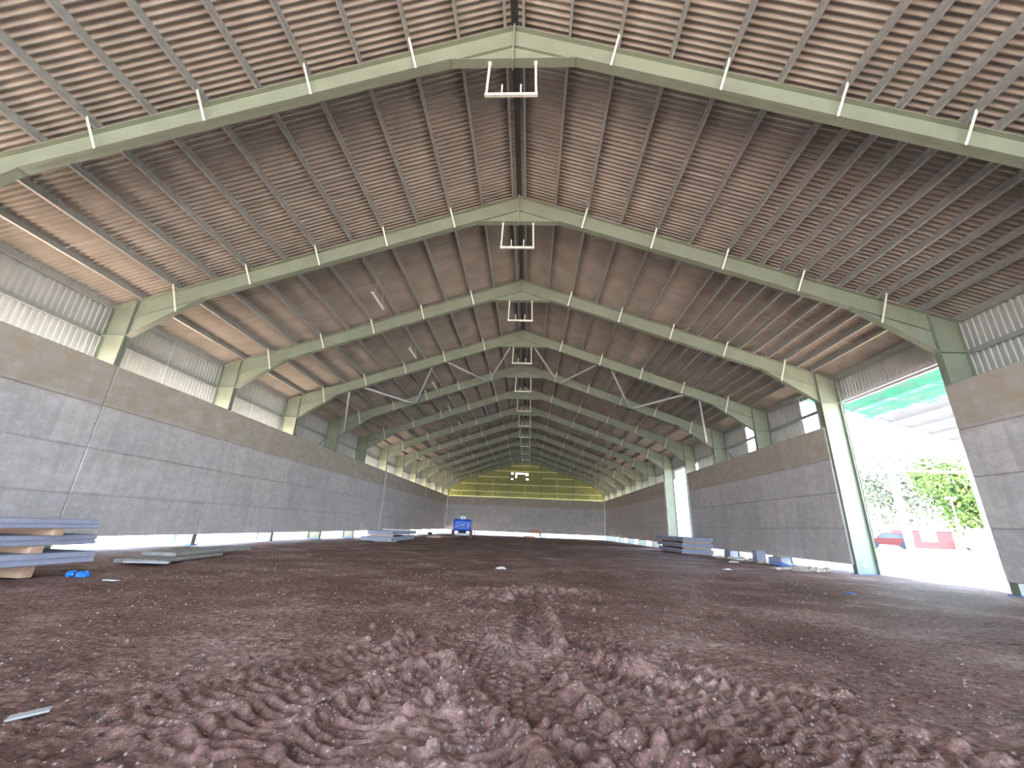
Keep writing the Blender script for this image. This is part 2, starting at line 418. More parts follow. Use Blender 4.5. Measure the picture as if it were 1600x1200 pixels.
lumps([(-.2, 4.75), (0, 4.45), (.05, 3.9), (.1, 3.6), (.3, 3.3)], .11, .10, .22)
lumps([(-.7, 9.4), (.5, 9.3), (1.8, 9.7)], .16, .10, .30)
lumps([(-.5, 8.4), (.5, 8.3), (1.3, 8.7)], .15, .09, .30)
for _ in range(110):
    c = (rng_.uniform(-1.2, 2.6), rng_.uniform(2.5, 9.5)); r = rng_.uniform(.025, .06)
    u = (X-c[0])/r; v = (Y-c[1])/(r*.8); d2 = u*u+v*v
    Z += np.where(d2 < 1, (1-d2)**.6, 0)*r*.9
HZ_X, HZ_Y, HZ_Z = xs, ys, Z
def ground_z(x, y):
    i = int(np.clip(np.searchsorted(ys, y), 1, len(ys)-1)); j = int(np.clip(np.searchsorted(xs, x), 1, len(xs)-1))
    return float(Z[i, j])
fl = grid_mesh('floor', X, Y, Z, M_SOIL); tag(fl, kind='structure')

# outside ground
def ground_strip(name, x0, x1, m_, prof):
    xs_ = np.linspace(x0, x1, 30); ys_ = np.linspace(-60, 320, 96); XX, YY = np.meshgrid(xs_, ys_)
    ZZ = np.where(YY > 0, -.0055*np.clip(YY, 0, 80), 0.)-.03
    for i, xv in enumerate(xs_): ZZ[:, i] = ZZ[:, i]*(1-soft(np.array(abs(xv)), 16, 30)) + prof(abs(xv))
    o = grid_mesh(name, XX, YY, ZZ, m_); tag(o, kind='structure'); return o
ground_strip('ground_left', -90, -15.28, M_SOIL_OUT, lambda x: 0.)
ground_strip('ground_right', 15.28, 24, M_SOIL_OUT, lambda x: .035*max(0, x-15.3))
gr = ground_strip('ground_yard', 24, 320, M_CONC_OUT, lambda x: min(.62, .035*(x-15.3)))
b_ = MB().box(-15.3, 15.3, -80, YB-1.9, -.3, -.02).build('ground_front', M_SOIL_OUT); tag(b_, kind='structure')
b_ = MB().box(-15.3, 15.3, 80.9, 320, -.9, -.45).build('ground_back', M_CONC_OUT); tag(b_, kind='structure')

# ------------------------------------------------------------------ roof sheets
def roof_side(sgn):
    pit = .16; spw = 8
    yv = np.arange(YB, 79.4, pit/spw)
    wave = .033*np.cos(2*np.pi*yv/pit)
    cuts = [0.10, 1.45, 4.0, 6.55, 9.1, 11.7, 14.3, 15.95]
    obs = []
    Xa, Ya, Za = [], [], []
    for a, b in zip(cuts[:-1], cuts[1:]):
        for x_, lift in ((a, -.004), ((a+b)/2, 0), (b+.12, .004+.0)):
            zc = ZT(x_)+.258+lift
            Xa.append(np.full_like(yv, sgn*x_)); Ya.append(yv); Za.append(zc+wave)
    return np.array(Xa), np.array(Ya), np.array(Za)
for sgn, nm in ((-1, 'ceiling'), (1, 'ceiling')):
    A, B_, C_ = roof_side(sgn)
    # thin sheets: one strip per course, joined as a mesh
    Xs, Ys, Zs = A, B_, C_
    n_, m_ = Xs.shape
    co = np.stack([Xs, Ys, Zs], -1).reshape(-1, 3); idx = np.arange(n_*m_).reshape(n_, m_); q = []
    for r_ in range(n_-1):
        if r_ % 3 == 2: continue          # the next course is a sheet of its own, lapped under this one
        q.append(np.stack([idx[r_, :-1], idx[r_, 1:], idx[r_+1, 1:], idx[r_+1, :-1]], -1))
    me = bpy.data.meshes.new(nm); me.from_pydata(co.tolist(), [], np.concatenate(q).tolist()); me.update()
    o = link_mesh(nm, me, M_ROOF, smooth=True); tag(o, kind='structure')
rc = MB()
rc.prism([(-.28, ZT(.28)+.34), (0, ZT(0)+.46), (.28, ZT(.28)+.34), (.28, ZT(.28)+.30), (0, ZT(0)+.40), (-.28, ZT(.28)+.30)], 'y', YB, 79.4)
tag(rc.build('trim_ridge', M_RIDGE), kind='structure')

# ------------------------------------------------------------------ portal frames
FW, FT, WT = .24, .022, .014   # flange width, flange thickness, web thickness
def portal(k):
    y = FY(k); root = empty('portal_frame', (0, y, GZ(y)))
    g = GZ(y)
    for s in (-1, 1):
        # rafter
        r = MB()
        def P(x, z): return (s*x, z-g)
        r.prism([P(0, ZT(0)), P(XI, ZT(XI)), P(XI, ZB(XI)), P(0, ZB(0))], 'y', -WT/2, WT/2)
        r.prism([P(0, ZT(0)), P(XI, ZT(XI)), P(XI, ZT(XI)-FT), P(0, ZT(0)-FT)], 'y', -FW/2, FW/2)
        r.prism([P(1.5, ZB(1.5)), P(12.0, ZB(12.0)), P(12.0, ZB(12.0)+FT), P(1.5, ZB(1.5)+FT)], 'y', -FW/2, FW/2)
        # old flange line inside the haunches
        for a, b in ((0.02, 1.5), (12.0, XI)):
            r.prism([P(a, ZB(a)), P(b, ZB(b)), P(b, ZB(b)+FT), P(a, ZB(a)+FT)], 'y', -FW*.3, FW*.3)
        r.build('rafter', M_STEEL, root)
        h = MB()
        h.prism([P(0, ZB(0)), P(1.62, ZB(1.62)), P(0, ZB(1.62))], 'y', -WT/2, WT/2)
        h.prism([P(0, ZB(1.62)), P(1.62, ZB(1.62)), P(1.62, ZB(1.62)-FT), P(0, ZB(1.62)-FT)], 'y', -FW/2, FW/2)
        h.build('ridge_haunch', M_STEEL, root)
        h = MB()
        h.prism([P(12.0, ZB(12.0)), P(XI, ZB(XI)), P(XI, ZH)], 'y', -WT/2, WT/2)
        h.prism([P(12.0, ZB(12.0)), P(XI, ZH), P(XI, ZH-FT), P(12.0, ZB(12.0)-FT)], 'y', -FW/2, FW/2)
        h.build('eave_haunch', M_STEEL, root)
        # column
        c = MB()
        zt = ZT(XO); z0 = .03
        c.prism([P(XI, g+z0), P(XO, g+z0), P(XO, zt), P(XI, ZT(XI))], 'y', -WT/2, WT/2)
        c.prism([P(XI, g+z0), P(XI+FT, g+z0), P(XI+FT, ZT(XI)-.01), P(XI, ZT(XI))], 'y', -FW/2, FW/2)
        c.prism([P(XO-FT, g+z0), P(XO, g+z0), P(XO, zt), P(XO-FT, zt)], 'y', -FW/2, FW/2)
        c.prism([P(XI, ZT(XI)), P(XO, zt), P(XO, zt-FT), P(XI, ZT(XI)-FT)], 'y', -FW/2, FW/2)
        c.prism([P(XI, ZH), P(XO, ZH), P(XO, ZH-FT), P(XI, ZH-FT)], 'y', -FW/2, FW/2)
        cc = c.build('column', M_STEEL, root)
        bp_ = MB(); bp_.box(min(s*(XI-.05), s*(XO+.05)), max(s*(XI-.05), s*(XO+.05)), -.2, .2, -.03, .03)
        bp_.build('base_plate', M_BLUEP, cc)
        # fly braces
        for x_ in (2.7, 5.3, 7.85, 10.4, 13.0):
            f_ = MB()
            a = Vector((s*x_, -.40, ZT(x_)+.06-g)); b = Vector((s*(x_-.20), -FW/2-.012, (ZB(x_) if x_ < 12 else ZB(x_)-(x_-12)*.30)+.03-g))
            f_.bar(a, b, .050, .012, (0, 1, 0)); f_.bar(a+Vector((.02*s, 0, 0)), b+Vector((.02*s, 0, 0)), .008, .045, (0, 1, 0))
            f_.build('fly_brace', M_BRACE, root)
    e = MB(); e.box(-.02, .02, -.14, .14, ZB(1.62)-FT-.06-g, ZT(0)+.05-g); e.build('ridge_plate', M_STEEL, root)
    nm = ORD[k]
    if k == 0: lab = 'grey-green steel portal frame nearest the camera, spanning the top of the view'
    elif k == 12: lab = 'last grey-green portal frame, standing against the far gable wall'
    else: lab = f'grey-green steel portal frame, {nm} one back from the camera'
    tag(root, lab, 'roof frame', 'portal frames down the barn')
for k in range(13): portal(k)

# hanging U brackets under every ridge
def bracket():
    root = empty('hanging_bracket')
    for s in (-1, 1):
        a = Vector((s*.60, 0, 0)); b = Vector((s*.63, 0, -1.13))
        m_ = MB(); m_.bar(a, b, .055, .012, (0, 1, 0)); m_.bar(a+Vector((s*.022, 0, 0)), b+Vector((s*.022, 0, 0)), .01, .06, (0, 1, 0))
        m_.box(s*.60-.05, s*.60+.05, -.05, .05, -.012, 0)
        m_.build('hanger', M_BRACE, root)
        p_ = MB(); p_.bar((s*.24, 0, -1.10), (s*.24, 0, -.80), .035, .035); p_.build('peg', M_BRACE, root)
    m_ = MB(); m_.box(-.67, .67, -.035, .035, -1.20, -1.12); m_.build('crossbar', M_BRACE, root)
    return root
b0 = bracket(); remember(b0)
for k in range(12):
    o = b0 if k == 0 else copy_tree(b0)
    o.location = (0, FY(k), ZB(1.62)-FT-.003)
    tag(o, f'pale steel U-shaped bracket hanging below the ridge of the {ORD[k]} portal frame', 'bracket', 'brackets under the ridge')

# ------------------------------------------------------------------ purlins
LX = [.22, 1.45, 2.7, 4.0, 5.3, 6.55, 7.85, 9.1, 10.4, 11.7, 13.0, 14.3]
DX = sorted(LX + [8.48, 9.75, 11.05, 12.35, 13.65])
def purlin_mesh(mb, s, L_):
    """Z section, web upright to the slope, running +y from the origin"""
    ca, sa = math.cos(SLOPE), math.sin(SLOPE)
    def R(u, v): return (s*(u*ca + v*sa), -u*sa + v*ca)
    t = .004
    for a in ([(-t, 0), (t, 0), (t, .20), (-t, .20)], [(-t, 0), (.065, 0), (.065, .006), (-t, .006)], [(-.065, .20), (t, .20), (t, .194), (-.065, .194)],
              [(.059, 0), (.065, 0), (.065, .02), (.059, .02)]):
        mb.prism([R(*p) for p in a], 'y', 0, L_)
protos = {}
def purlin(x, s, k, spacing, n, tie):
    key = (s, k == 11, tie, round(spacing, 2))
    ya = FY(k); L_ = FY(k+1)-ya if k >= 0 else BAY
    if key not in protos:
        root = empty('roof_purlin')
        mb = MB(); purlin_mesh(mb, s, L_); mb.build('rail', M_GALV, root)
        cl = MB(); cl.box(-.004 if s > 0 else -.07, .07 if s > 0 else .004, .01, .10, -.01, .16); cl.build('cleat', M_GALV, root)
        if tie:
            t_ = MB(); dz = -SL*spacing
            t_.tube((0, L_/2, .10), (s*spacing, L_/2, .10+dz), .011, n=6); t_.build('sag_bar', M_GALV, root)
        protos[key] = root; remember(root); o = root
    else: o = copy_tree(protos[key])
    o.location = (s*x, ya, ZT(x)+.01)
    side = 'left' if s < 0 else 'right'
    where = 'overhead in front of the nearest frame' if k < 0 else f'between {ORD[k]} and {ORD[k+1]} frames'
    tag(o, f'{NTH[n]} galvanised purlin from ridge, {side} roof slope, {where}', 'purlin', 'purlins under the roof sheets')
for k in range(-1, 10):
    for s in (-1, 1):
        xs_ = DX if (s > 0 and k < 4) else LX
        for n, x in enumerate(xs_):
            nxt = xs_[n+1] if n+1 < len(xs_) else x
            tie = (4 <= n < len(xs_)-1) and ((n + k) % 2 == 0 or x > 10)
            purlin(x, s, k, round(nxt-x, 2), n, tie)
far = MB()
for s in (-1, 1):
    for x in LX:
        mb = MB(); purlin_mesh(mb, s, FY(12)-FY(10)); far.add([(v[0]+s*x, v[1]+FY(10), v[2]+ZT(x)+.01) for v in mb.v], mb.f)
tag(far.build('far_roof_purlins', M_GALV), 'remaining galvanised purlins of the last two bays by the far gable', 'purlin', 'purlins under the roof sheets', 'stuff')

# eave beams
for s in (-1, 1):
    mb = MB(); z = ZT(15.36)+.02
    mb.box(min(s*15.40, s*15.41), max(s*15.40, s*15.41), YB, 78.9, z-.05, z+.20)
    mb.box(min(s*15.41, s*15.48), max(s*15.41, s*15.48), YB, 78.9, z-.05, z-.042); mb.box(min(s*15.41, s*15.48), max(s*15.41, s*15.48), YB, 78.9, z+.19, z+.2)
    mb.build('eave_beam', M_GALV).name = 'eave_beam'
    o = bpy.data.objects[-1] if False else COL.objects[-1]
    tag(o, f'dark steel eave beam along the top of the {"left" if s < 0 else "right"} wall', 'beam')

# wind bracing between fourth and fifth frame
def brace(a, b, lab):
    mb = MB(); mb.bar(a, b, .11, .012); mb.bar(Vector(a)+Vector((0, 0, .05)), Vector(b)+Vector((0, 0, .05)), .012, .10)
    tag(mb.build('wind_brace', M_PALE), lab, 'brace', 'diagonal wind braces in the roof')
nodes = [(-8.85, -10.6), (-8.55, -6.0), (-3.05, -5.1), (-2.75, -.8), (2.75, .8), (3.05, 5.0), (8.35, 5.9), (8.65, 10.5), (14.0, 11.4), (-14.0, -11.4)]
nn = ['second diagonal steel wind brace from the left eave', 'third diagonal steel wind brace from the left eave', 'fourth diagonal steel wind brace from the left eave',
      'diagonal steel wind brace just left of the ridge bracket', 'diagonal steel wind brace just right of the ridge bracket', 'fourth diagonal steel wind brace from the right eave',
      'third diagonal steel wind brace from the right eave', 'second diagonal steel wind brace from the right eave', 'outermost diagonal steel wind brace at the right eave',
      'outermost diagonal steel wind brace at the left eave']
for (xb, xf), l_ in zip(nodes, nn):
    zb = lambda x: (ZB(max(abs(x), 1.62)) if abs(x) < 12 else ZB(12)-(abs(x)-12)*.66)+.06
    brace((xf, FY(3)+.13, zb(xf)), (xb, FY(4)-.13, zb(xb)), l_ + ', between fourth and fifth frames')

# fluorescent battens hung on wires from the left slope
for i, k in enumerate(range(1, 7)):
    y = FY(k)+3; r = empty('hanging_lamp', (-6.47, y, 10.80))
    mb = MB(); mb.box(-.045, .045, -.75, .75, -.03, .03); mb.build('batten', M_LAMP, r, bevel=.008)
    mb = MB(); mb.tube((0, -.55, .03), (0.0, -.35, ZT(6.55)-10.80), .006, n=5); mb.tube((0, .55, .03), (0.0, .35, ZT(6.55)-10.80), .006, n=5); mb.build('wire', M_PALE, r)
    tag(r, f'pale strip lamp hanging on wires between {ORD[k]} and {ORD[k+1]} frames', 'lamp', 'strip lamps on the left slope')

# ------------------------------------------------------------------ concrete walls
COURSES = [(.30, 1.70), (1.70, 3.21), (3.21, 4.70), (4.70, 6.20)]
def wall_run(mb, s, ya, yb, z0):
    t = .16; gap = .018
    cuts = [ya]
    for k in range(-4, 13):
        if ya+.3 < FY(k) < yb-.3: cuts.append(FY(k))
    cuts.append(yb)
    for a, b in zip(cuts[:-1], cuts[1:]):
        for i, (c0, c1) in enumerate(COURSES):
            c0 = z0 if i == 0 else c0
            j = random.uniform(-.006, .006)
            x0, x1 = s*(XW+j), s*(XW+t)
            e = .022
            ch = [(c0+gap/2, e), (c0+gap/2+e, 0), (c1-gap/2-e, 0), (c1-gap/2, e)]
            # chamfered face panel
            ys2 = [(a+gap/2, e), (a+gap/2+e, 0), (b-gap/2-e, 0), (b-gap/2, e)]
            V = []; Fq = []
            for (yy, dy) in ys2:
                for (zz, dz) in ch:
                    V.append((x0+s*max(dy, dz), yy, zz))
            for p in range(3):
                for q_ in range(3): Fq.append((p*4+q_, p*4+q_+1, (p+1)*4+q_+1, (p+1)*4+q_))
            n = len(V)
            V += [(x1, ys2[0][0], ch[0][0]), (x1, ys2[0][0], ch[3][0]), (x1, ys2[3][0], ch[3][0]), (x1, ys2[3][0], ch[0][0])]
            Fq += [(n, n+1, n+2, n+3), tuple(range(0, 4))+(n+1, n), tuple(range(12, 16))+(n+2, n+3), (0, 4, 8, 12, n+3, n), (3, 7, 11, 15, n+2, n+1)]
            mb.add(V, Fq)
    # tongues closing the joints
    mb.box(min(s*(XW+.05), s*(XW+.11)), max(s*(XW+.05), s*(XW+.11)), ya+.02, yb-.02, z0+.02, 6.18)
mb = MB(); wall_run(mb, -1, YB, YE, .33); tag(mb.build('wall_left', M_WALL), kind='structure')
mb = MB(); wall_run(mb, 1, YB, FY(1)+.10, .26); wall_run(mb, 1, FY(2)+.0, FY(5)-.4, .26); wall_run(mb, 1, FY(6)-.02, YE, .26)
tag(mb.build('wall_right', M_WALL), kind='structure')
mb = MB()
cx = [-XW, -9.0, -3.05, 2.95, 8.9, XW]
for a, b in zip(cx[:-1], cx[1:]):
    for i, (c0, c1) in enumerate(COURSES):
        j = random.uniform(-.008, .008)
        mb.box(a+.006, b-.006, YE+j, YE+.16, (.22 if i == 0 else c0)+.005, c1-.005)
mb.box(-XW, XW, YE+.06, YE+.12, .24, 6.18)
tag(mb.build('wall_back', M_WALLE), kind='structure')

# pale cover strips on the wall joints
for s, y, z0, z1, lab in ((-1, 43.4, .4, 6.15, 'pale vertical joint strip down the middle of the left concrete wall'),
                          (-1, 61.4, 4.7, 6.1, 'short pale joint strip high on the far left wall')):
    mb = MB(); mb.box(min(s*XW, s*(XW-.02)), max(s*XW, s*(XW-.02)), y-.16, y+.16, z0, z1)
    tag(mb.build('trim_1' if y < 50 else 'trim_2', M_WHITE), kind='structure')

# ------------------------------------------------------------------ corrugated side cladding
def clad_profile(a, b, pit=.20, dep=.032):
    """trapezoid profile points (along, offset)"""
    out = []; y = a
    while y < b:
        for d, o in ((0, 0), (.055, 0), (.075, 1), (.15, 1), (.175, 0)):
            if y+d <= b: out.append((y+d, o*dep))
        y += pit
    out.append((b, 0)); return out
def cladding(mb, s, ya, yb, z0, z1):
    pr = clad_profile(ya, yb); V = []; Fq = []
    for y, o in pr: V += [(s*(XC-o), y, z0), (s*(XC-o), y, z1)]
    for i in range(len(pr)-1): Fq.append((2*i, 2*i+1, 2*i+3, 2*i+2))
    mb.add(V, Fq)
ZE = ZT(XC)+.22
mb = MB()
cladding(mb, -1, YB, FY(3), 6.48, ZE); cladding(mb, -1, FY(3), FY(5), .75, ZE); cladding(mb, -1, FY(5), 79, 6.3, ZE)
tag(mb.build('wall_left_cladding', M_CLAD), kind='structure')
mb = MB()
cladding(mb, 1, YB, FY(1)+.45, 1.4, ZE)
cladding(mb, 1, FY(1)+.45, FY(2)+.12, 7.55, ZE)
cladding(mb, 1, FY(2)+.12, 21.35, .9, ZE); cladding(mb, 1, 21.35, 22.5, 8.35, ZE); cladding(mb, 1, 22.5, 27.0, .9, ZE)
cladding(mb, 1, 27.0, 28.6, 8.35, ZE); cladding(mb, 1, 28.6, FY(4), .9, ZE); cladding(mb, 1, FY(4), FY(5), 6.4, ZE)
cladding(mb, 1, FY(5), FY(6), 7.2, ZE); cladding(mb, 1, FY(6), 79, 6.4, ZE)
tag(mb.build('wall_right_cladding', M_CLAD), kind='structure')

# side rails
def rail_proto(L_):
    mb = MB()
    mb.box(-.004, .004, 0, L_, -.09, .09); mb.box(-.10, .004, 0, L_, .084, .09); mb.box(-.004, .06, 0, L_, -.09, -.084); mb.box(-.10, -.094, 0, L_, .065, .09)
    me = bpy.data.meshes.new('side_rail'); me.from_pydata(mb.v, [], mb.f); me.materials.append(M_GALV); return me
RM = rail_proto(BAY-.02)
for s in (-1, 1):
    for k in range(-1, 11):
        if s > 0 and k in (1,): continue
        o = bpy.data.objects.new('side_rail', RM); COL.objects.link(o)
        o.location = (s*15.50, FY(k)+.01, 7.42); o.scale = (-s, 1, 1)
        side = 'left' if s < 0 else 'right'
        tag(o, f'galvanised side rail above the {side} wall, ' + ('in front of the nearest frame' if k < 0 else f'between {ORD[k]} and {ORD[k+1]} frames'), 'rail', 'side rails behind the columns')

# doorway header track on the right
r = empty('door_track', (15.50, FY(1)+.3, 7.42))
mb = MB(); mb.box(-.04, .04, 0, 5.45, .03, .15); mb.build('upper_channel', M_TRACK, r)
mb = MB(); mb.box(-.06, .06, 0, 5.45, -.12, -.02); mb.build('lower_channel', M_TRACK, r)
tag(r, 'pale double steel door track above the wide right doorway', 'door track')

# thin rods dropping from side rails
for s, ks in ((-1, range(1, 8)), (1, (2, 3, 4))):
    for k in ks:
        mb = MB(); mb.tube((s*15.50, FY(k)+3, 6.0), (s*15.50, FY(k)+3, 8.5), .012, n=6)
        tag(mb.build('rail_tie', M_PALE), f'thin vertical tie rod above the {"left" if s < 0 else "right"} wall, between {ORD[k]} and {ORD[k+1]} frames', 'rod', 'tie rods between side rails')
for s in (-1, 1):
    for i_, (a, b) in enumerate((((s*15.15, FY(4)-.15, 7.3), (s*15.15, FY(4)-3.0, 5.4)), ((s*15.15, FY(3)+.15, 7.3), (s*15.15, FY(3)+3.0, 5.4)))):
        mb = MB(); mb.bar(a, b, .07, .01); mb.bar(Vector(a)+Vector((0, 0, .03)), Vector(b)+Vector((0, 0, .03)), .01, .06)
        tag(mb.build('wall_brace', M_STEEL), f'short diagonal brace running down behind the {"left" if s < 0 else "right"} wall from the {("fifth", "fourth")[i_]} frame', 'brace')

# ------------------------------------------------------------------ gable end
YG = 78.95
holes = [(-2.75, -2.35, 10.55, 10.85), (-2.75, -2.4, 9.55, 9.75), (-1.9, -.2, 10.6, 10.82), (-1.95, -1.7, 9.9, 10.6), (.0, .45, 10.35, 10.8), (.1, .5, 9.55, 9.85)]
mb = MB(); V = []; Fq = []
pr = clad_profile(-15.6, 15.6, .25, .03)
zc = [5.95, 9.55, 9.75, 9.85, 9.9, 10.35, 10.55, 10.6, 10.8, 10.82, 10.85]
for i in range(len(pr)-1):
    (xa, oa), (xb, ob) = pr[i], pr[i+1]; ta, tb = ZT(xa)+.24, ZT(xb)+.24
    zz = [z for z in zc if z < min(ta, tb)-.01]
    for j in range(len(zz)):
        z0 = zz[j]; last = j == len(zz)-1; z1 = None if last else zz[j+1]
        xm = (xa+xb)/2; zm = (z0+(z1 if z1 else z0+.5))/2
        if z1 and any(h[0] < xm < h[1] and h[2] < zm < h[3] for h in holes): continue
        n = len(V); V += [(xa, YG-oa, z0), (xb, YG-ob, z0), (xb, YG-ob, tb if last else z1), (xa, YG-oa, ta if last else z1)]; Fq.append((n, n+1, n+2, n+3))
mb.add(V, Fq); tag(mb.build('wall_back_cladding', M_GABLE), kind='structure')
for i, x in enumerate((-9.0, -3.05, 2.95, 8.9)):
    mb = MB(); z0 = GZ(78.7); zt = ZT(x)-.02
    mb.box(x-.10, x+.10, 78.68, 78.70, z0, zt); mb.box(x-.10, x+.10, 78.86, 78.88, z0, zt); mb.box(x-.007, x+.007, 78.70, 78.86, z0, zt)
    tag(mb.build('gable_post', M_STEEL), f'dark steel post on the far gable, {("leftmost", "second from left", "third from left", "rightmost")[i]} of four', 'post', 'posts on the far gable')
rails = [(-14.3, 14.3, 6.27, 'lowest, along the wall top'), (-13.9, 13.9, 7.25, 'second from the bottom'), (-12.2, 12.2, 8.62, 'third from the bottom'),
         (-8.9, -3.1, 9.95, 'short one on the left'), (3.0, 8.8, 9.95, 'short one on the right'), (-5.9, 5.9, 11.1, 'second from the top'), (-2.6, 2.5, 12.1, 'topmost')]
for x0, x1, z, l_ in rails:
    mb = MB(); mb.box(x0, x1, 78.66, 78.67, z-.10, z+.05); mb.box(x0, x1, 78.55, 78.67, z+.04, z+.05); mb.box(x0, x1, 78.55, 78.56, z+.0, z+.05)
    tag(mb.build('gable_rail', M_GIRT), f'yellowish horizontal rail on the far gable, {l_}', 'rail', 'rails on the far gable')
for x, z0, z1, l_ in ((-12.0, 6.3, 7.2, 'outer left'), (-6.05, 6.3, 9.9, 'left'), (-.05, 6.3, 8.6, 'lower middle'), (-.05, 11.1, 12.2, 'upper middle'), (5.9, 6.3, 9.9, 'right'), (11.9, 6.3, 7.2, 'outer right')):
    mb = MB(); mb.tube((x, 78.62, z0), (x, 78.62, z1), .035, n=8)
    tag(mb.build('gable_tie', M_GIRT), f'thin yellowish vertical tie between rails of the far gable, {l_} one', 'rod', 'ties on the far gable')

# ------------------------------------------------------------------ stacks of precast slabs
def slab(cx_, cy_, z, w_, l_, t_, rz, mt, label, group):
    """hollow edge-grooved precast slab, long axis local y"""
    mb = MB(); h = w_/2
    pf = [(-h, 0), (-h+.02, -.0), (h-.02, 0), (h, .02), (h, t_*.30), (h-.03, t_*.38), (h-.03, t_*.48), (h, t_*.56), (h, t_-.015), (h-.015, t_),
          (-h+.015, t_), (-h, t_-.015), (-h, t_*.56), (-h+.03, t_*.48), (-h+.03, t_*.38), (-h, t_*.30), (-h, .02)]
    mb.prism(pf, 'y', -l_/2, l_/2)
    o = mb.build('precast_slab', mt); o.location = (cx_, cy_, z); o.rotation_euler = (0, 0, rz)
    tag(o, label, 'concrete slab', group); return o
def timber(x0, x1, y, z0, z1, wy, label, group, mt=None, rz=0):
    mb = MB(); l_ = x1-x0; mb.box(-l_/2, l_/2, -wy/2, wy/2, 0, z1-z0)
    o = mb.build('timber_bearer', mt or M_TIMBER, bevel=.008); o.location = ((x0+x1)/2, y, z0); o.rotation_euler = (0, 0, rz)
    tag(o, label, 'timber block', group); return o
# near left
g1 = 'slabs stacked by the left wall'; g2 = 'timber bearers of the near left stack'
timber(-9.9, -8.62, 8.05, -.02, .20, .20, 'pale timber block on the soil beneath the near left slab stack', g2)
slab(-9.10, 6.0, .20, 1.2, 6.0, .21, -.05, M_SLAB, 'blue-grey slab, lowest of the stack at the left edge', g1)
timber(-9.9, -8.55, 8.0, .41, .54, .22, 'pale timber block above the lowest slab of the near left stack', g2)
slab(-9.16, 6.05, .54, 1.2, 6.0, .19, -.015, M_SLAB, 'blue-grey slab, middle of the stack at the left edge', g1)
timber(-9.9, -8.35, 8.1, .73, .86, .18, 'pale timber block under the top slab of the near left stack', g2)
slab(-9.05, 5.8, .86, 1.2, 6.0, .17, -.06, M_SLAB, 'blue-grey slab, topmost of the stack at the left edge', g1)
# low boards lying farther on
g3 = 'slabs lying on the soil by the left wall'
slab(-9.6, 12.6, GZ(12)+.03, 1.1, 2.9, .09, .12, M_GSLAB, 'thin grey-green slab lying flat behind the near left stack', g3)
slab(-9.85, 14.0, GZ(12)+.13, 1.0, 3.6, .09, .05, M_GSLAB, 'thin grey-green slab resting tilted on the flat one beside the left wall', g3)
mb = MB(); mb.box(-.5, .5, -.06, .06, 0, .05); o = mb.build('concrete_plank', M_PALE, bevel=.005); o.location = (-9.15, 11.2, GZ(11)+.03); o.rotation_euler = (0, 0, .25)
tag(o, 'pale narrow plank lying in front of the flat grey-green slabs', 'plank')
# middle left stack
g4 = 'slabs of the mid left stack'
timber(-10.4, -8.7, 31.2, -.28, -.08, .15, 'pale timber bearer under the mid left slab stack', 'bearers of the mid left stack')
slab(-9.9, 33.3, -.08, 2.2, 6, .28, .0, M_SLAB, 'blue-grey slab, lower one of the stack left of centre', g4)
timber(-10.6, -8.9, 31.0, .20, .30, .15, 'pale timber strip between the slabs of the mid left stack', 'bearers of the mid left stack')
slab(-9.85, 33.9, .30, 1.9, 6, .28, -.02, M_SLAB, 'blue-grey slab, upper one of the stack left of centre', g4)
mb = MB(); mb.box(-1.0, 1.0, -.1, .1, 0, .10); o = mb.build('timber_plank', M_WHITE); o.location = (-9.6, 33.5, .58); tag(o, 'pale plank lying on the mid left slab stack', 'plank')
# right stack
g5 = 'slabs of the right stack'; g6 = 'bearers of the right stack'
zz = -.12
for i, lab in enumerate(('lowest', 'middle', 'topmost')):
    timber(12.0, 14.0, 32.6, zz-.12, zz, .15, f'pale timber bearer under the {lab} slab of the right stack', g6)
    timber(12.0, 14.0, 37.6, zz-.12, zz, .15, f'pale timber bearer at the far end under the {lab} slab of the right stack', g6)
    slab(12.98, 35.3+.1*i, zz, 2.25, 6, .28, .03*(i-1), M_SLAB, f'blue-grey slab, {lab} of the stack beside the right wall', g5)
    zz += .41

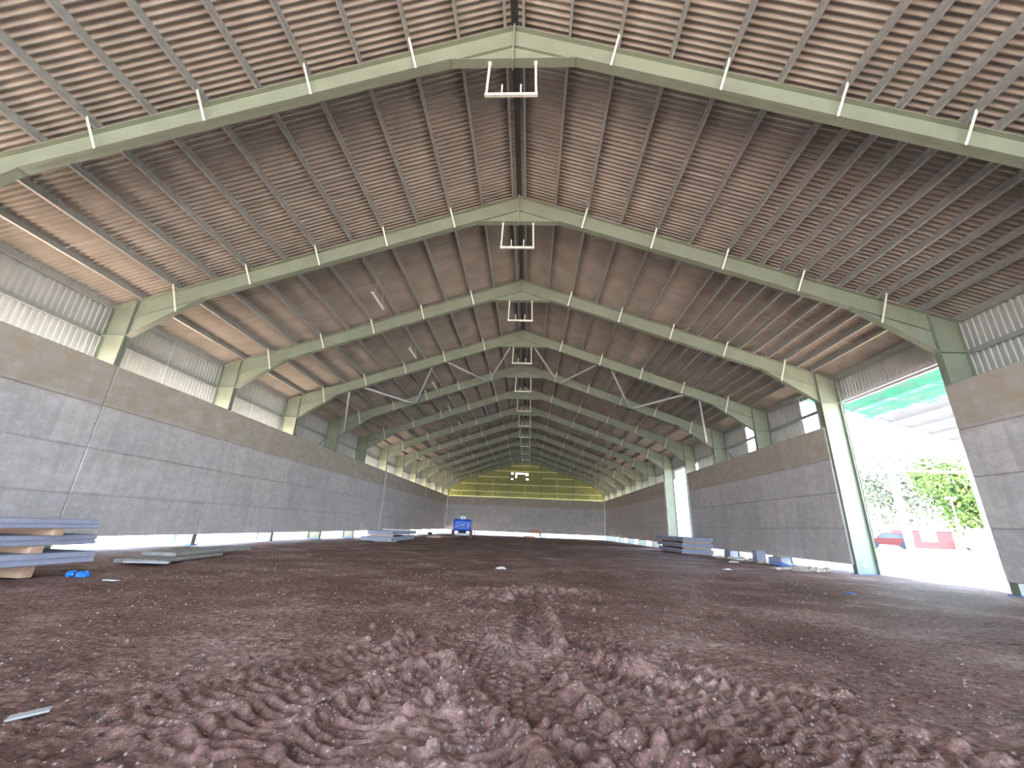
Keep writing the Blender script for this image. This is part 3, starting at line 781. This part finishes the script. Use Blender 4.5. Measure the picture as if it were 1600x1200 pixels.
# ------------------------------------------------------------------ blue boom lift
def lift(x, y, z):
    root = empty('boom_lift', (x, y, z))
    for sx_ in (-1, 1):
        for yy, r in ((0, .46), (2.3, .46)):
            wn = MB(); wd = .34
            wn.lathe((sx_*.98, yy, r), 'x', [(r*.55, -wd/2), (r*.9, -wd/2), (r, -wd/2+.06), (r*1.0, wd/2-.06), (r*.9, wd/2), (r*.55, wd/2), (r*.5, wd/4), (r*.5, -wd/4), (r*.55, -wd/2)], 28)
            for q_ in range(20):
                a = 2*math.pi*q_/20
                c = Vector((sx_*.98, yy+math.cos(a)*r, r+math.sin(a)*r))
                wn.bar(c+Vector((-wd/2+.03, 0, 0)), c+Vector((wd/2-.03, .03, 0)), .05, .03, (0, math.cos(a), math.sin(a)))
            tw = wn.build('tyre', M_TYRE, root)
            rm = MB(); rm.lathe((sx_*.98, yy, r), 'x', [(0.01, -.08), (r*.50, -.08), (r*.52, .08), (.01, .08)], 20); rm.build('rim', M_PALE, tw, smooth=False)
    c = MB(); c.box(-.60, .60, -.25, 2.6, .38, .62); c.box(-.85, .85, -.08, .08, .38, .54); c.box(-.85, .85, 2.22, 2.38, .38, .54); c.build('chassis', M_PALE, root, bevel=.02)
    c = MB(); c.lathe((0, 1.1, .62), 'z', [(.01, 0), (.50, 0), (.50, .16), (.01, .16)], 28); c.build('slew_ring', M_DARK, root)
    # counterweight hood seen from behind: wide, rounded
    h = MB(); n = 10
    def sec(y_, w_, z0, z1, r):
        pts = []
        for (cx2, cz2, a0) in ((w_-r, z0+r, -90), (w_-r, z1-r, 0), (-w_+r, z1-r, 90), (-w_+r, z0+r, 180)):
            for i in range(5):
                a = math.radians(a0+i*22.5); pts.append((cx2+r*math.cos(a), y_, cz2+r*math.sin(a)))
        return pts
    S_ = [sec(-.62, .80, .98, 1.86, .20), sec(-.52, .96, .86, 2.02, .22), sec(.2, 1.0, .80, 2.06, .20), sec(1.2, .98, .80, 2.0, .18), sec(1.9, .9, .86, 1.75, .16)]
    V = [p for s_ in S_ for p in s_]; m_ = 20; Fq = [tuple(range(m_))[::-1], tuple(range(m_*(len(S_)-1), m_*len(S_)))]
    for k in range(len(S_)-1):
        for i in range(m_): Fq.append((k*m_+i, k*m_+(i+1) % m_, (k+1)*m_+(i+1) % m_, (k+1)*m_+i))
    h.add(V, Fq); hd = h.build('hood', M_BLUE, root)
    hl = MB(); hl.box(-.12, .14, -.66, -.62, 1.42, 1.47); hl.build('handle', M_WHITE, hd)
    st = MB(); st.box(.60, .66, -.655, -.61, 1.15, 1.62); st.build('reflector', M_WHITE, hd)
    st = MB(); st.bar((-.86, -.60, 1.22), (-.30, -.66, 1.36), .03, .03); st.build('grab_rail', M_WHITE, hd)
    b = MB(); b.bar((0, .1, 2.1), (0, 5.6, 1.95), .26, .30); b.build('boom', M_BLUE, root, bevel=.02)
    b = MB(); b.lathe((0, -.25, 2.20), 'y', [(.01, -.12), (.24, -.12), (.33, .0), (.33, .5), (.2, .6), (.01, .6)], 20); hb = b.build('boom_head', M_PALE, root)
    b = MB(); b.box(-.30, .22, -.2, .3, 2.46, 2.58); b.build('head_cap', M_DARK, hb)
    b = MB(); b.box(-.08, .08, -.40, -.36, 2.10, 2.34); b.build('lamp_glass', M_GLASS, hb)
    k_ = MB()
    for (xa, xb) in ((-.9, -.9), (.9, .9)): k_.bar((xa, 5.6, .95), (xa, 6.4, .95), .04, .04); k_.bar((xa, 5.6, 2.05), (xa, 6.4, 2.05), .04, .04)
    for xx in (-.9, 0, .9):
        for yy in (5.6, 6.4): k_.bar((xx, yy, .95), (xx, yy, 2.05), .04, .04)
    for zz_ in (.95, 1.5, 2.05):
        for yy in (5.6, 6.4): k_.bar((-.9, yy, zz_), (.9, yy, zz_), .04, .04)
    k_.box(-.9, .9, 5.6, 6.4, .91, .95); k_.build('basket', M_DARK, root)
    tag(root, 'bright blue boom lift with muddy tyres parked before the far left corner', 'boom lift')
lift(-6.53, 47.4, GZ(47.4)-.02)
bpy.data.objects['boom_lift'].rotation_euler = (0, 0, .152)

# ------------------------------------------------------------------ small things
# orange slatted crate near end wall
r = empty('steel_rack', (.85, 70.5, GZ(70.5)+.02))
for i in range(7):
    mb = MB(); x = .05+i*.26; mb.box(x, x+.16, -.06, .06, .25, 1.30); mb.build('slat', M_RUST, r)
mb = MB(); mb.box(-1.9, 1.9, -.05, .05, 1.26, 1.36); mb.box(-1.9, -1.82, -.05, .05, 0, 1.3); mb.box(1.82, 1.9, -.05, .05, 0, 1.3); mb.box(-1.9, 1.9, .5, .6, 0, .08); mb.build('frame', M_WHITE, r)
mb = MB(); mb.box(-.9, .9, -.1, .5, .06, .22); mb.build('tray', M_RUST, r)
tag(r, 'small orange and white rack standing before the far end wall', 'rack')
# box debris left of lift
for (x, y, sx_, sy, sz, rz, mt, lab, nm, cat) in (
    (-9.6, 47.6, 1.5, .8, .22, .1, M_TIMBER, 'low pale crate lying left of the blue lift', 'timber_crate', 'crate'),
    (-10.3, 48.6, .5, .5, .55, .3, M_DARK, 'small dark box beside the pale crate left of the blue lift', 'small_box', 'box'),
    (-8.2, 50.6, 2.2, .2, .08, .0, M_TIMBER, 'long pale plank on the ground between crate and blue lift', 'timber_plank', 'plank'),
    (-12.2, 50.5, .7, .5, .16, .4, M_WHITE, 'white scrap of board by the foot of the far left wall', 'board_scrap', 'board'),
):
    mb = MB(); mb.box(-sx_/2, sx_/2, -sy/2, sy/2, 0, sz); mb.box(-sx_/2+.05, sx_/2-.05, -sy/2-.012, -sy/2+.01, sz*.3, sz*.7)
    o = mb.build(nm, mt, bevel=.01); o.location = (x, y, ground_z(x, y)-.01); o.rotation_euler = (0, 0, rz); tag(o, lab, cat)
# leaning stakes by walls
for (x, y, dy, lab) in ((-13.6, 37.4, -.9, 'pale stake leaning in the gap of the left wall, nearer one'), (-13.6, 46.4, -.9, 'pale stake leaning in the gap of the left wall, beyond the slab stack'),
                        (14.0, 65.5, -1.8, 'thin pale stake leaning at the far right wall, farther one'), (14.0, 53.5, -1.0, 'thin pale stake leaning at the far right wall, nearer one')):
    mb = MB(); z = ground_z(x, y)-.02; mb.bar((x, y, z), (x-.05*np.sign(x), y+dy, z+1.15), .06, .06)
    tag(mb.build('leaning_stake', M_WHITE), lab, 'stake')
# crumpled things: blue bag, white sheets
def blob(name, mt, x, y, sx_, sy, sz, lab, cat, seed, z=None, flat=.0, group=None):
    rr = random.Random(seed); V = []; Fq = []; n = 12; m_ = 6
    ph = [rr.uniform(0, 6.28) for _ in range(6)]
    for j in range(m_+1):
        t = math.pi*j/m_
        for i in range(n):
            a = 2*math.pi*i/n; q_ = 1+.18*math.sin(3*a+ph[0]+2*t)+.14*math.sin(5*a+ph[1])+.1*rr.uniform(-1, 1)
            V.append((sx_*math.sin(t)*math.cos(a)*q_, sy*math.sin(t)*math.sin(a)*q_, max(-.3, math.cos(t)*q_)*sz))
    for j in range(m_):
        for i in range(n): Fq.append((j*n+i, j*n+(i+1) % n, (j+1)*n+(i+1) % n, (j+1)*n+i))
    mb = MB(); mb.add(V, Fq); o = mb.build(name, mt); o.location = (x, y, (ground_z(x, y) if z is None else z)+.25*sz)
    tag(o, lab, cat, group); return o
blob('plastic_bag', M_PLASTIC, -8.21, 8.50, .09, .11, .07, 'crumpled blue plastic bag on soil beside near left stack, left half', 'bag', 1)
blob('plastic_bag', M_PLASTIC, -8.02, 8.55, .10, .11, .08, 'crumpled blue plastic bag on soil beside near left stack, right half', 'bag', 2)
blob('paper_scrap', M_WHITE, -.16, 14.6, .16, .14, .05, 'crumpled white paper lying alone in the middle of the soil floor', 'paper', 3)
blob('paper_scrap', M_WHITE, 9.0, 19.0, .20, .10, .04, 'white paper scrap on the floor left of the blue door column', 'paper', 4)
blob('paper_scrap', M_WHITE, 11.6, 24.0, .28, .12, .05, 'white sheet scrap on the floor by the right wall', 'paper', 5)
blob('plastic_scrap', M_PLASTIC, 8.9, 11.9, .12, .08, .02, 'small flat blue scrap on the soil in the right foreground', 'scrap', 6)
mb = MB(); mb.box(-.10, .10, -.03, .03, 0, .012); o = mb.build('wood_chip', M_GSLAB); o.location = (-2.42, 3.02, ground_z(-2.42, 3.02)+.012); o.rotation_euler = (.1, -.15, .5)
tag(o, 'pale flat wood offcut lying in the left foreground soil', 'offcut')
mb = MB(); mb.box(-.14, .14, -.04, .04, 0, .012); o = mb.build('wood_chip', M_WHITE); o.location = (-7.15, 8.25, ground_z(-7.15, 8.25)+.012); o.rotation_euler = (0, 0, -.1)
tag(o, 'white flat offcut right of the blue plastic bag', 'offcut')
# debris under the right wall
def dbox(name, x, y, sx_, sy, sz, rz, mt, lab, cat, tilt=0):
    mb = MB(); mb.box(-sx_/2, sx_/2, -sy/2, sy/2, 0, sz); mb.box(-sx_/2+.04, sx_/2-.04, -sy/2+.04, sy/2-.04, sz, sz+.012)
    o = mb.build(name, mt, bevel=.01); o.location = (x, y, GZ(y)-.02); o.rotation_euler = (tilt, 0, rz); tag(o, lab, cat); return o
dbox('concrete_block', 14.45, 30.6, .5, .9, .42, 0, M_SLAB, 'blue-grey block wedged under the right wall, first past the slab stack', 'block')
dbox('concrete_block', 14.05, 26.2, .5, .5, .62, 0, M_SLAB, 'tall blue-grey block under the right wall, middle one of three', 'block')
dbox('concrete_block', 13.9, 23.9, .55, .9, .40, .2, M_SLAB, 'blue-grey block nearest the door, beside a tilted blue sheet', 'block')
dbox('steel_sheet', 13.6, 22.6, .9, 1.5, .03, .5, M_BLUEP, 'blue steel sheet lying tilted on the debris under right wall', 'sheet', .22)
dbox('timber_board', 12.4, 21.0, 1.5, .28, .08, .55, M_TIMBERD, 'weathered tan board lying at the foot of the debris near door', 'board', .03)
dbox('timber_board', 12.9, 20.3, .9, .22, .07, -.4, M_TIMBERD, 'short weathered board crossing the tan one near the door column', 'board', .05)
dbox('concrete_scrap', 13.3, 27.2, .6, .35, .06, .1, M_WHITE, 'flat white slab piece on soil before the blue-grey blocks', 'scrap')
rr = random.Random(11)
rub = ['tan stone on the rubble by the door column', 'tan stone under the right wall']
n_ = 0
for (x0, x1, y0_, y1, cnt, l_) in ((13.2, 14.1, 19.9, 22.0, 9, 'tan rubble stone heaped by the foot of the blue door column'), (13.2, 14.2, 24.6, 30.5, 12, 'tan stone scattered along the foot of the right wall')):
    for i in range(cnt):
        sz = rr.uniform(.08, .14)
        blob('rubble_stone', M_RUBBLE, x0+(x1-x0)*((i*2)%5+.5)/5, y0_+(y1-y0_)*(i+.5)/cnt, sz*1.2, sz, sz*.8, l_, 'stone', 40+n_, group=l_.split(' stone')[0]+(' stones by the column' if 'column' in l_ else ' stones along the wall')); n_ += 1
col_tag = MB(); col_tag.box(14.80, 14.98, -.012, -.007, .30, .40)
dc = [o for o in COL.objects if o.name.startswith('portal_frame')][2]
tg_ = col_tag.build('label_plate', M_WHITE, [c for c in dc.children if c.name.startswith('column')][1]); tg_['label'] = 'white plate on the column web'
# small clods strewn over the soil
mb = MB(); rr = random.Random(3)
for i in range(2600):
    y = 2.4+ (rr.random()**1.6)*15; x = .7+rr.uniform(-1, 1)*(1.5+y*.9)
    if abs(x) > 13.5: continue
    r = rr.uniform(.003, .012)*(1+y*.07); z = ground_z(x, y); V = []
    for j, (zz_, q_) in enumerate(((-.4, .8), (.3, 1.0), (.9, .5))):
        for k in range(5):
            a = 2*math.pi*k/5+j*.5; V.append((x+r*q_*math.cos(a)*rr.uniform(.7, 1.3), y+r*q_*math.sin(a)*rr.uniform(.7, 1.3), z+r*zz_*rr.uniform(.7, 1.1)))
    Fq = [tuple(range(10, 15))]+[(j*5+k, j*5+(k+1) % 5, j*5+5+(k+1) % 5, j*5+5+k) for j in range(2) for k in range(5)]
    mb.add(V, Fq)
M_CLOD = mat('clods', (.26, .18, .165), .8, 0, 0, 30, col2=(.42, .34, .31))
tag(mb.build('soil_clods', M_CLOD), 'small crumbs of earth and stone strewn over the soil floor', 'soil crumbs', kind='stuff')

# ------------------------------------------------------------------ outside, right: open neighbour barn
YN = 39.0
root = empty('open_barn', (40, YN, .5))
def L(x, y, z): return (x-40, y-YN, z-.5)
def rz2(x): return 13.25-.31*(x-30.0) if x > 27 else 14.18-.31*(27-x)
for x in (33.4, 40.4):
    mb = MB(); zt = rz2(x)-.3
    mb.box(x-40-.28, x-40+.28, -.14, -.12, 0, zt-.5); mb.box(x-40-.28, x-40+.28, .12, .14, 0, zt-.5); mb.box(x-40-.02, x-40+.02, -.12, .12, 0, zt-.5); mb.build('post', M_WHITE, root)
mb = MB(); mb.bar(L(27, YN, rz2(27)-.2), L(41, YN, rz2(41)-.2), .15, .45); mb.bar(L(27, YN, rz2(27)-.2), L(17, YN, rz2(17)-.2), .15, .45); mb.build('rafter', M_PALE, root)
for z in (7.4, 8.95):
    mb = MB(); mb.bar(L(24, YN, z), L(41, YN, z), .12, .14); mb.build('rail', M_WHITE, root)
mb = MB(); mb.bar(L(30.8, YN, 10.2), L(33.4, YN, 12.0), .12, .14); mb.build('knee_brace', M_WHITE, root)
xs_ = np.array([17, 22, 27, 32, 36.5, 41.2]); yv = np.arange(14, YN+.8, .05)
XX = np.repeat(xs_[:, None], len(yv), 1); YY = np.repeat(yv[None], len(xs_), 0); ZZ = np.array([[rz2(a)]*len(yv) for a in xs_])+.04*np.cos(2*np.pi*yv/.2)[None]
M_ROOF2 = mat('new_roof_sheet', (.26, .25, .235), .8, 0, .06, 1)
grid_mesh('roof_sheet', XX-40, YY-YN, ZZ-.5, M_ROOF2, root)
for x in np.arange(18, 41.1, 1.65):
    mb = MB(); mb.box(x-40-.03, x-40+.03, 14-YN, .4, rz2(x)-.5-.26, rz2(x)-.5-.06); mb.build('purlin', M_PALE, root)
for yy in (27.0,):
    mb = MB(); mb.bar(L(27, yy, rz2(27)-.45), L(41, yy, rz2(41)-.45), .15, .35); mb.bar(L(27, yy, rz2(27)-.45), L(17, yy, rz2(17)-.45), .15, .35); mb.build('rafter', M_PALE, root)
tag(root, 'open-sided pale steel barn under construction, outside the right doorway', 'barn')
# netting under its roof
xs_ = np.linspace(17, 31.5, 40); yv = np.linspace(20, 37.5, 50); XX, YY = np.meshgrid(xs_, yv)
ZZ = 12.2-.10*np.abs(XX-25)-.5*np.sin((XX-17)/14.5*np.pi)*np.sin((YY-20)/17.5*np.pi)+(fbm(XX*.6, YY*.6, 3)-.5)*.9
o = grid_mesh('safety_net', XX, YY, ZZ, M_NET); tag(o, 'green safety net slung beneath the roof of the open barn outside', 'net')

# cabin, car, van, lamp post outside
r = empty('site_cabin', (49.5, 56.2, .60), 0.0); r.rotation_euler = (0, 0, .02)
mb = MB(); mb.box(-2.6, 2.6, -1.2, 1.2, 0, 2.10)
for i in range(26): mb.box(-2.6+i*.2, -2.5+i*.2, -1.24, -1.2, .1, 2.0)
mb.build('body', M_RED, r); mb = MB(); mb.box(-2.65, 2.65, -1.3, 1.3, 2.10, 2.18); mb.build('roof', M_WHITE, r)
mb = MB(); mb.box(-1.3, .6, -1.28, -1.22, .8, 2.0); wd_ = mb.build('window_frame', M_WHITE, r)
mb = MB(); mb.box(-.65, -.42, -1.31, -1.28, .9, 1.7); mb.box(-.28, -.05, -1.31, -1.28, .9, 1.7); mb.build('window_pane', M_GLASS, wd_)
tag(r, 'red site cabin with white-framed window beyond the right doorway', 'cabin')
def vehicle(name, loc, rz, L_, H, W_, mt, lab, cat, van):
    r = empty(name, loc, rz)
    pf = ([(0, .35), (0, .95), (.5, 1.05), (.9, H-.05), (L_-.1, H), (L_, H-.2), (L_, .35)] if van else
          [(0, .35), (0, .8), (1.0, .92), (1.6, H), (L_-1.0, H), (L_-.3, .95), (L_, .9), (L_, .35)])
    mb = MB(); mb.prism(pf, 'y', -W_/2, W_/2); mb.build('body', mt, r, bevel=.05)
    g = [(.62, 1.1), (.98, H-.18), (1.7, H-.18), (1.7, 1.1)] if van else [(1.15, .95), (1.66, H-.08), (L_-1.08, H-.08), (L_-.5, .98)]
    mb = MB(); mb.prism(g, 'y', -W_/2-.01, W_/2+.01); mb.build('side_window', M_GLASS, r)
    for xx in (.85, L_-.85):
        for s in (-1, 1):
            mb = MB(); mb.lathe((xx, s*(W_/2-.1), .34), 'y', [(.01, -.11), (.22, -.11), (.34, -.11), (.34, .11), (.22, .11), (.01, .11)], 20); mb.build('wheel', M_DARK, r)
    tag(r, lab, cat)
vehicle('red_car', (34.9, 46.2, .60), math.radians(-38), 3.9, 1.5, 1.75, M_REDCAR, 'red car parked outside the right doorway, left of the cabin', 'car', False)
vehicle('white_van', (52.3, 54.6, .60), math.radians(-35), 4.9, 2.5, 1.95, M_WHITE, 'white van parked outside right of the red cabin', 'van', True)
r = empty('lamp_post', (55.2, 57.2, .60))
mb = MB(); mb.tube((0, 0, 0), (0, 0, 6.1), .12, .08, 10); mb.build('post', M_WHITE, r)
mb = MB(); mb.box(-.55, .55, -.25, .25, 6.1, 6.4); mb.build('lamp_head', M_WHITE, r, bevel=.05)
tag(r, 'white lamp post rising beside the white van outside', 'lamp post')

# trees outside
def tree(name, x, y, h, rad, mt, lab, seed, n=2200, ls=.5):
    rr = random.Random(seed); root = empty(name, (x, y, .4))
    mb = MB(); mb.tube((0, 0, 0), (.2, 0, h*.5), rad*.07, rad*.04, 8)
    for i in range(6):
        a = i*1.05+rr.random(); mb.tube((.1, 0, h*.3+i*.3), (rad*.6*math.cos(a), rad*.6*math.sin(a), h*.55+rr.random()*h*.2), rad*.03, rad*.012, 6)
    mb.build('trunk', M_BARK, root)
    lobes = [(rr.uniform(-.6, .6)*rad, rr.uniform(-.6, .6)*rad, h*rr.uniform(.3, .85), rad*rr.uniform(.35, .6)) for _ in range(14)]
    V = []; Fq = []
    for i in range(n):
        lx, ly, lz, lr = rr.choice(lobes)
        d = Vector((rr.gauss(0, 1), rr.gauss(0, 1), rr.gauss(0, 1))).normalized()
        c = Vector((lx, ly, lz))+d*lr*rr.uniform(.75, 1.05)
        u = Vector((rr.gauss(0, 1), rr.gauss(0, 1), rr.gauss(0, 1))).normalized(); v_ = u.cross(d+Vector((.01, 0, 0))).normalized(); s_ = ls*rr.uniform(.6, 1.3)
        k = len(V); V += [c-u*s_, c-v_*s_*.5, c+u*s_, c+v_*s_*.5]; Fq.append((k, k+1, k+2, k+3))
    mb = MB(); mb.add(V, Fq); mb.build('crown', mt, root)
    tag(root, lab, 'tree', 'trees beyond the yard')
tree('leafy_tree', 80, 79, 15.5, 8.5, M_LEAF1, 'bright green tree behind the red cabin and lamp post', 1, 6000, .42)
tree('leafy_tree', 97, 66, 14, 6, M_LEAF1, 'bright green tree at the right edge beside the near wall', 8, 3000, .5)
for i, (x, y, h, l_) in enumerate(((58, 95, 17, 'behind the red car, left of the white post'), (66, 112, 19, 'farthest left beside the blue column'), (90, 106, 21, 'rising between the barn posts'), (122, 92, 25, 'tallest, behind the bright green one'))):
    tree('leafy_tree', x, y, h, 10, M_LEAF2, f'pale grey-green tree {l_}', 20+i, 2600, .6)
